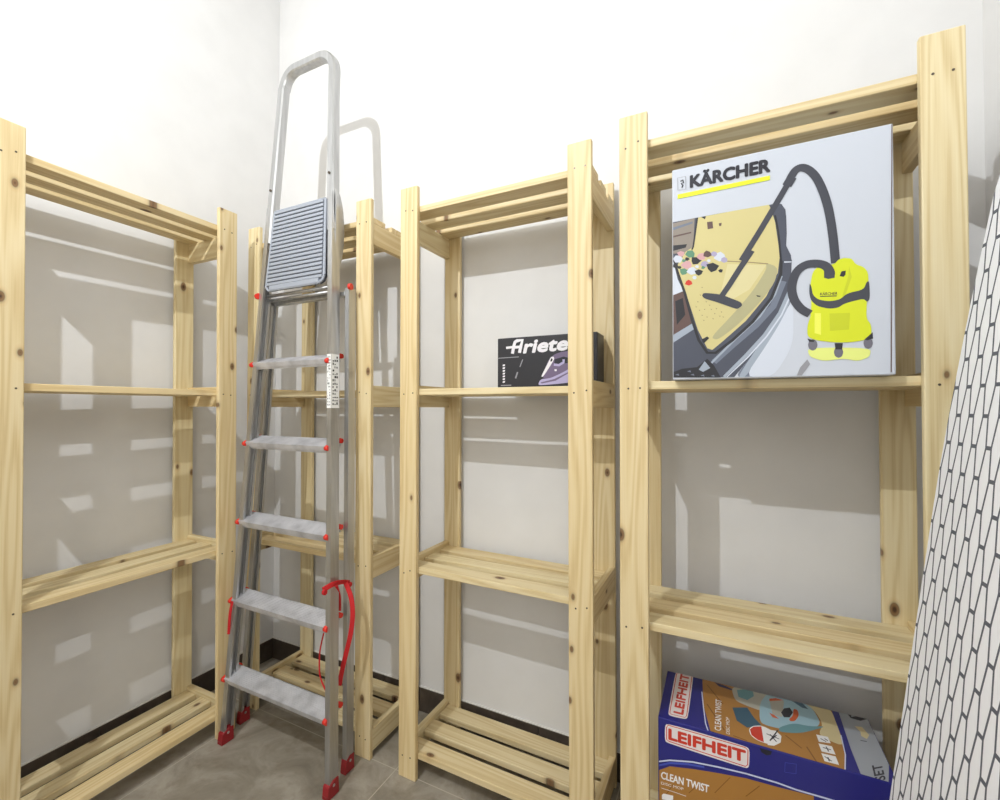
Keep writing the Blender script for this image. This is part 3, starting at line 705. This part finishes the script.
KH, KW = 0.4345, 0.358
carton('vacuum_cleaner_box', 'tall white cardboard box printed with a yellow vacuum cleaner', 'box', (-0.0886, 0.990, 1.1155),
       KW, 0.255, KH, 'carton_white', [('printed_front', 'K', (0, 0, 0.0015), (1, 0, 0), (0, 0, 1), (0, -1, 0), (1.5, KW * 1000 - 1.5, 1, KH * 1000 - 3))], 'seam_red')
carton('steam_iron_box', 'small black cardboard box printed with a steam iron', 'box', (-0.5944, 1.200, 1.1113),
       0.298, 0.076, 0.151, 'carton_black', [('printed_front', 'A', (0, 0, 0), (1, 0, 0), (0, 0, 1), (0, -1, 0), (1.5, 296, 1, 149))])
mop = carton('floor_mop_box', 'blue and wood coloured cardboard box on the bottom shelf, printed with a mop', 'box', (-0.1245, 1.030, 0.0735),
       0.403, 0.190, 0.3235, 'carton_blue', [
           ('printed_front', 'F', (-.002, 0, 0.0), (1, 0, 0), (0, 0, 1), (0, -1, 0), (4, 403, 2, 321)),
           ('printed_lid', 'T', (0, -0.012, 0.3235), (1, 0, 0), (0, 1, 0), (0, 0, 1), (2, 401, 13, 200))])

# ------------------------------------------------------------ step ladder
LA = math.atan(0.058)                       # lean of the front frame
lad = empty('step_ladder', (-1.19, 0.907, 0))
tag(lad, 'folded aluminium step ladder with red caps, five treads and a tall hand hoop', 'ladder')
def fx(side, z):                            # outer x of the front rail
    return (-1.4216 + 0.035 * z if side < 0 else -0.949 - 0.067 * z) + 1.19
def fy(z): return 0.058 * z
def rail(side, outer, yf, z0, z1, wid, dep, name, mats='alu'):
    """C-section rail open towards the ladder's middle"""
    m = MB(); th = 0.003
    def add(xa0, xa1, ya0, ya1):            # offsets from the outer face / the front face
        vs_ = []
        for z in (z0, z1):
            o = outer(z); f = yf(z)
            for a, b in ((xa0, ya0), (xa1, ya0), (xa1, ya1), (xa0, ya1)):
                vs_.append(m.bm.verts.new((o - side * a, f + b, z)))
        mi = m.mi(mats)
        for q in ((0, 1, 2, 3), (4, 5, 6, 7), (0, 1, 5, 4), (1, 2, 6, 5), (2, 3, 7, 6), (3, 0, 4, 7)):
            m.bm.faces.new([vs_[i] for i in q]).material_index = mi
    add(0, th, 0, dep)                      # web
    add(th, wid, 0, th)                     # front flange
    add(th, wid, dep - th, dep)             # rear flange
    add(wid - th, wid, th, 0.008)           # lips
    add(wid - th, wid, dep - 0.008, dep - th)
    return m.build(name, lad)
FWD, FDP = 0.018, 0.031
for s in (-1, 1):
    r = rail(s, lambda z: fx(s, z), fy, 0.03, 1.72, FWD, FDP, 'front_rail')
# hoop: flat oval tube continuing both rails
ztop = 2.195
pts = []
xl = lambda z: fx(-1, z) + 0.012; xr = lambda z: fx(1, z) - 0.012
rc = 0.06
for i in range(6): z = 1.60 + (ztop - rc - 1.60) * i / 5; pts.append((xl(z), fy(z) + FDP / 2, z))
cx = xl(ztop - rc) + rc
for i in range(1, 9):
    a = math.pi - i * math.pi / 2 / 8; pts.append((cx + rc * math.cos(a), fy(ztop) + FDP / 2, ztop - rc + rc * math.sin(a)))
cx = xr(ztop - rc) - rc
for i in range(0, 9):
    a = math.pi / 2 - i * math.pi / 2 / 8; pts.append((cx + rc * math.cos(a), fy(ztop) + FDP / 2, ztop - rc + rc * math.sin(a)))
for i in range(1, 6): z = ztop - rc - (ztop - rc - 1.60) * i / 5; pts.append((xr(z), fy(z) + FDP / 2, z))
m = MB(); m.tube(pts, 0, 'alu', flat=(0.0135, 0.0155, (0, 1, 0)))
for s in (-1, 1):
    x = fx(s, 1.78) - s * 0.012
    m.tube([(x, fy(1.78) - 0.004, 1.78), (x, fy(1.78) + 0.004, 1.78)], 0.004, 'nail', 8)
m.build('hand_hoop', lad)
# rear frame
def rx(side, z): return (-1.460 + 0.062 * z if side < 0 else -0.974 - 0.026 * z) + 1.19
def ry(z): return (0.994 + 0.022 * z) - 0.907
for s in (-1, 1):
    rail(s, lambda z: rx(s, z), ry, 0.03, 1.42, 0.016, 0.027, 'rear_rail')
for z in (1.405,):                      # rear frame's top and lower cross ties
    m = MB(); m.box(rx(-1, z) + 0.022, rx(1, z) - 0.022, ry(z) + 0.004, ry(z) + 0.022, z - 0.007, z + 0.007, 'alu', 0.002)
    m.build('rear_cross_tie', lad)
# feet
def foot(side, x, y, dep, wid, name):
    m = MB()
    xo = x + side * 0.002; xi = x - side * (wid + 0.002)
    o = [(y - 0.004, 0.0), (y + dep + 0.002, 0.0), (y + dep + 0.004, 0.012), (y + dep + 0.003, 0.044), (y + dep * 0.5, 0.046), (y - 0.003, 0.036), (y - 0.006, 0.012)]
    m.prism(o, min(xo, xi), max(xo, xi), 'dark_red', axis='x')
    m.tube([(xi + (-side) * 0.0008, y + dep * 0.5, 0.032), (xi + side * 0.001, y + dep * 0.5, 0.032)], 0.004, 'alu', 10)
    m.tube([(xo + side * 0.0008, y + dep * 0.5, 0.032), (xo - side * 0.001, y + dep * 0.5, 0.032)], 0.004, 'alu', 10)
    bmesh.ops.bevel(m.bm, geom=[e for e in m.bm.edges if e.calc_length() > 0.02], offset=0.002, segments=1, affect='EDGES')
    m.build(name, lad)
for s in (-1, 1):
    foot(s, fx(s, 0.03), 0.0, FDP, FWD, 'rubber_foot')
    foot(s, rx(s, 0.03), ry(0.0), 0.027, 0.016, 'rubber_foot')
# treads
for i, z in enumerate((0.200, 0.443, 0.692, 0.944, 1.201)):
    y0 = fy(z) - 0.004; xa = fx(-1, z) - 0.010; xb = fx(1, z) - FWD - 0.001
    dep = 0.056; n = 10
    m = MB()
    xa2 = xa + 0.008
    m.box(xa2, xb, y0, y0 + dep, z - 0.004, z, 'tread', 0.0006)
    for k in range(n):                      # fine anti-slip ribs along the tread
        yy = y0 + 0.005 + (dep - 0.010) * k / (n - 1)
        m.box(xa2 + 0.002, xb - 0.002, yy - 0.0012, yy + 0.0012, z, z + 0.0012, 'tread')
    m.box(xa2 + 0.004, xb, y0 - 0.0005, y0 + 0.0025, z - 0.016, z, 'tread', 0.0005)
    m.box(xa2 + 0.004, xb, y0 + 0.0015, y0 + 0.006, z - 0.023, z - 0.016, 'tread', 0.0005)
    m.box(xa2 + 0.004, xb, y0 + dep - 0.003, y0 + dep, z - 0.024, z, 'tread', 0.0005)
    TL = Matrix.Translation((0, y0, z)) @ Matrix.Rotation(math.radians(20), 4, 'X') @ Matrix.Translation((0, -y0, -z))
    for v in m.bm.verts: v.co = TL @ v.co
    tr = m.build('tread', lad)
    for side, x in ((-1, xa + 0.004), (1, xb + 0.002)):
        m = MB()
        a0, a1 = (x - 0.004, x + 0.004)
        m.box(a0, a1, y0 + 0.002, y0 + dep + 0.003, z - 0.007, z + 0.0015, 'red', 0.001)
        for yy in (y0 + 0.002, y0 + dep):
            m.tube([(a0 - 0.001, yy, z - 0.007), (a1 + 0.003, yy, z - 0.007)], 0.0075, 'red', 12)
        for v in m.bm.verts: v.co = TL @ v.co
        m.build('end_cap', tr)
# platform folded up against the hoop
pz0, pz1 = 1.436, 1.699
m = MB()
def px(z, s): return (-1.335 + 0.075 * (z - 1.45) if s < 0 else -1.076) + 1.19
R = 0.022; xL0, xL1, xR = px(pz0, -1), px(pz1, -1), px(pz0, 1)
o = [(xL0 + R * 0.6, pz0), (xR - R, pz0), (xR - R * 0.3, pz0 + R * 0.3), (xR, pz0 + R), (xR - 0.012, pz1), (xL1, pz1), (xL0, pz0 + R * 0.6)]
yp = fy(1.58) - 0.004
Lp = Matrix.Translation((0, yp, 1.58)) @ Matrix.Rotation(-LA, 4, 'X') @ Matrix.Translation((0, 0, -1.58))
b2 = MB(); b2.prism(o, 0, 0.014, 'groove'); 
for v in b2.bm.verts: v.co = Lp @ v.co
m._add(b2.bm.copy(), 'groove'); b2.bm.free()
b2 = MB()                                   # raised rim
for a, b in zip(o, o[1:] + o[:1]):
    A, B = Vector((a[0], 0.002, a[1])), Vector((b[0], 0.002, b[1]))
    b2.tube([A, B], 0.0042, 'platform', 8)
for k in range(19):
    z = pz0 + 0.020 + (pz1 - pz0 - 0.026) * k / 18; t = (z - pz0) / (pz1 - pz0)
    b2.box(xL0 + (xL1 - xL0) * t + 0.006, xR - 0.006 - 0.012 * t, -0.003, 0.002, z - 0.0046, z + 0.0042, 'platform', 0.001)
b2.box(xL0 + 0.02, xR - 0.02, -0.003, 0.002, pz0, pz0 + 0.015, 'platform', 0.001)
for v in b2.bm.verts: v.co = Lp @ v.co
m._add(b2.bm.copy(), 'platform'); b2.bm.free()
m.build('platform', lad)
m = MB()                                    # bar the folded platform rests on
for z, y in ((1.424, 0.016), (1.412, 0.026)):
    m.tube([(fx(-1, z) + 0.02, fy(z) + y, z), (fx(1, z) - 0.02, fy(z) + y, z)], 0.005, 'alu', 10)
m.build('platform_bar', lad)
for s in (-1, 1):                           # side brackets with a curved back, red pivot knobs
    m = MB(); x = fx(s, 1.6); o = []
    for k in range(13):
        a = -math.pi / 2 + math.pi * k / 12
        o.append((fy(1.6) + 0.012 + 0.034 * math.cos(a), 1.60 + 0.125 * math.sin(a)))
    m.prism(o, x + s * 0.0005, x + s * 0.0035, 'alu', axis='x')
    m.build('side_bracket', lad)
    m = MB(); z = 1.424; xx = rx(s, z) if s > 0 else fx(s, z) - 0.004; yy = ry(z) + 0.004 if s > 0 else fy(z) - 0.002
    m.tube([(xx - s * 0.004, yy, z), (xx + s * 0.005, yy + 0.002, z)], 0.010, 'red', 16)
    m.build('pivot_knob', lad)
# sticker on the right rail
m = MB(); z0, z1 = 1.055, 1.215
def onrail(u, z, l=0): return (fx(1, z) - FWD + FWD * u, fy(z) - 0.0006 - l, z)
m.poly([onrail(.04, z0), onrail(.96, z0), onrail(.96, z1), onrail(.04, z1)], 'sticker')
rnd = random.Random(3)
for k in range(17):
    z = z0 + 0.008 + k * 0.0088
    for u in (.2, .42, .64):
        if rnd.random() < .7:
            w = rnd.uniform(.08, .18); h = rnd.uniform(.002, .006)
            m.poly([onrail(u, z, .0003), onrail(u + w, z, .0003), onrail(u + w, z + h, .0003), onrail(u, z + h, .0003)], 'black')
def onside(u, z, l=0): return (fx(1, z) + 0.0006 + l, fy(z) + FDP * u, z)
m.poly([onside(-.02, z0), onside(.94, z0), onside(.94, z1), onside(-.02, z1)], 'sticker')
for k in range(15):
    z = z0 + 0.010 + k * 0.0098
    for u in (.12, .36, .6):
        if rnd.random() < .75:
            w = rnd.uniform(.1, .2); h = rnd.uniform(.002, .007)
            m.poly([onside(u, z, .0003), onside(u + w, z, .0003), onside(u + w, z + h, .0003), onside(u, z + h, .0003)], 'black')
m.build('safety_sticker', lad, normals=False)
# red strap knotted round the right rails, a slack loop and a short piece on the left
def strap(pts, w, t=0.0015):
    m = MB(); 
    P = [Vector(p) for p in pts]; Q = []
    for i in range(len(P) - 1):             # Catmull-Rom
        a, b, c, d = P[max(i - 1, 0)], P[i], P[i + 1], P[min(i + 2, len(P) - 1)]
        for k in range(8):
            u = k / 8
            Q.append(0.5 * ((2 * b) + (c - a) * u + (2 * a - 5 * b + 4 * c - d) * u * u + (3 * b - a - 3 * c + d) * u ** 3))
    Q.append(P[-1]); m.tube(Q, 0, 'strap', flat=(w / 2, t, (0.55, -0.83, 0.02)))
    return m.build('strap', lad)
strap([(0.214, -0.004, 0.560), (0.220, 0.025, 0.566), (0.218, 0.060, 0.560), (0.212, 0.092, 0.548)], 0.014)
strap([(0.205, 0.050, 0.550), (0.200, 0.066, 0.515), (0.196, 0.072, 0.470)], 0.013)
strap([(0.214, 0.078, 0.553), (0.236, 0.078, 0.515), (0.243, 0.078, 0.470), (0.237, 0.078, 0.415), (0.222, 0.078, 0.360), (0.206, 0.078, 0.305), (0.196, 0.076, 0.255)], 0.013)
strap([(0.145, 0.078, 0.430), (0.127, 0.078, 0.377), (0.115, 0.078, 0.324), (0.117, 0.078, 0.262), (0.140, 0.078, 0.225)], 0.004)
strap([(-0.208, 0.022, 0.440), (-0.213, 0.018, 0.400), (-0.219, 0.018, 0.336)], 0.008)
for x, y, z in ((0.222, -0.006, 0.556), (0.216, 0.092, 0.542)):
    m = MB(); m.tube([(x - 0.003, y, z), (x + 0.004, y, z)], 0.0075, 'strap', 10); m.build('strap_button', lad)

# ------------------------------------------------------------ ironing board standing on end
ib = empty('ironing_board', (0.33, 0.93, 0.0))
tag(ib, 'ironing board on end with a white cover in black honeycomb print', 'ironing board')
BLEN, BW = 1.50, 0.38
outl = [(0.0, 0.02), (0.012, 0.004), (0.03, 0.0)]
def edge(t):                                # inset of the board's edge along its length
    return 0 if t < 0.9 else 0.052 * ((t - 0.9) / 0.52) ** 1.6 + (0 if t < 1.42 else 0.09 * ((t - 1.42) / 0.06) ** 2)
L_ = [(edge(t), t) for t in [0.02 + 1.46 * k / 40 for k in range(41)]]
R_ = [(BW - x, t) for x, t in reversed(L_)]
outline = [(0.02, 0.0)] + L_ + [(0.19 - 0.02, 1.497), (0.19 + 0.02, 1.497)] + R_ + [(BW - 0.02, 0.0)]
m = MB(); m.prism(outline, -0.012, 0.012, 'weave'); 
bmesh.ops.bevel(m.bm, geom=[e for e in m.bm.edges if abs(e.verts[0].co.y) > .01 and e.verts[0].co.y * e.verts[1].co.y > 0], offset=0.007, segments=3, affect='EDGES')
cover = m.build('cover', ib)
m = MB(); loop = [(x, 0.009, z) for x, z in outline]; loop.append(loop[0])
m.tube(loop, 0.0045, 'trim_white', 8, cap=False); m.build('cover_hem', ib)
m = MB(); 
for x in (0.12, 0.26):
    m.tube([(x, 0.03, 0.10), (x, 0.10, 1.25)], 0.009, 'leg_paint', 10)
m.tube([(0.03, 0.03, 0.10), (0.35, 0.03, 0.10)], 0.009, 'leg_paint', 10)
m.tube([(0.05, 0.10, 1.25), (0.33, 0.10, 1.25)], 0.009, 'leg_paint', 10)
m.build('folded_legs', ib)
# local x runs from the far edge towards the added opening, y into the right wall, z along the board
IB_LEAN, IB_TILT = math.radians(7.0), math.radians(0.0)
ib.matrix_world = (Matrix.Translation((0.2023, 0.945, 0.004)) @ Matrix.Rotation(IB_LEAN, 4, 'Y')
                   @ Matrix.Rotation(-math.pi / 2, 4, 'Z') @ Matrix.Rotation(IB_TILT, 4, 'Y'))

# ------------------------------------------------------------ ceiling lamp holder over the bulb's light
lh = empty('ceiling_lamp', (LAMP[0], LAMP[1], H))
tag(lh, 'white lamp holder hanging from the ceiling', 'lamp')
m = MB(); m.tube([(0, 0, 0), (0, 0, -0.02)], 0.05, 'leg_paint', 24); m.build('ceiling_rose', lh)
m = MB(); m.tube([(0, 0, -0.02), (0, 0, -0.09)], 0.006, 'leg_paint', 10); m.tube([(0, 0, -0.07), (0, 0, -0.125)], 0.018, 'leg_paint', 16); m.build('lamp_socket', lh)
lamp_light.parent = lh; lamp_light.location = (0, 0, LAMP[2] - H)
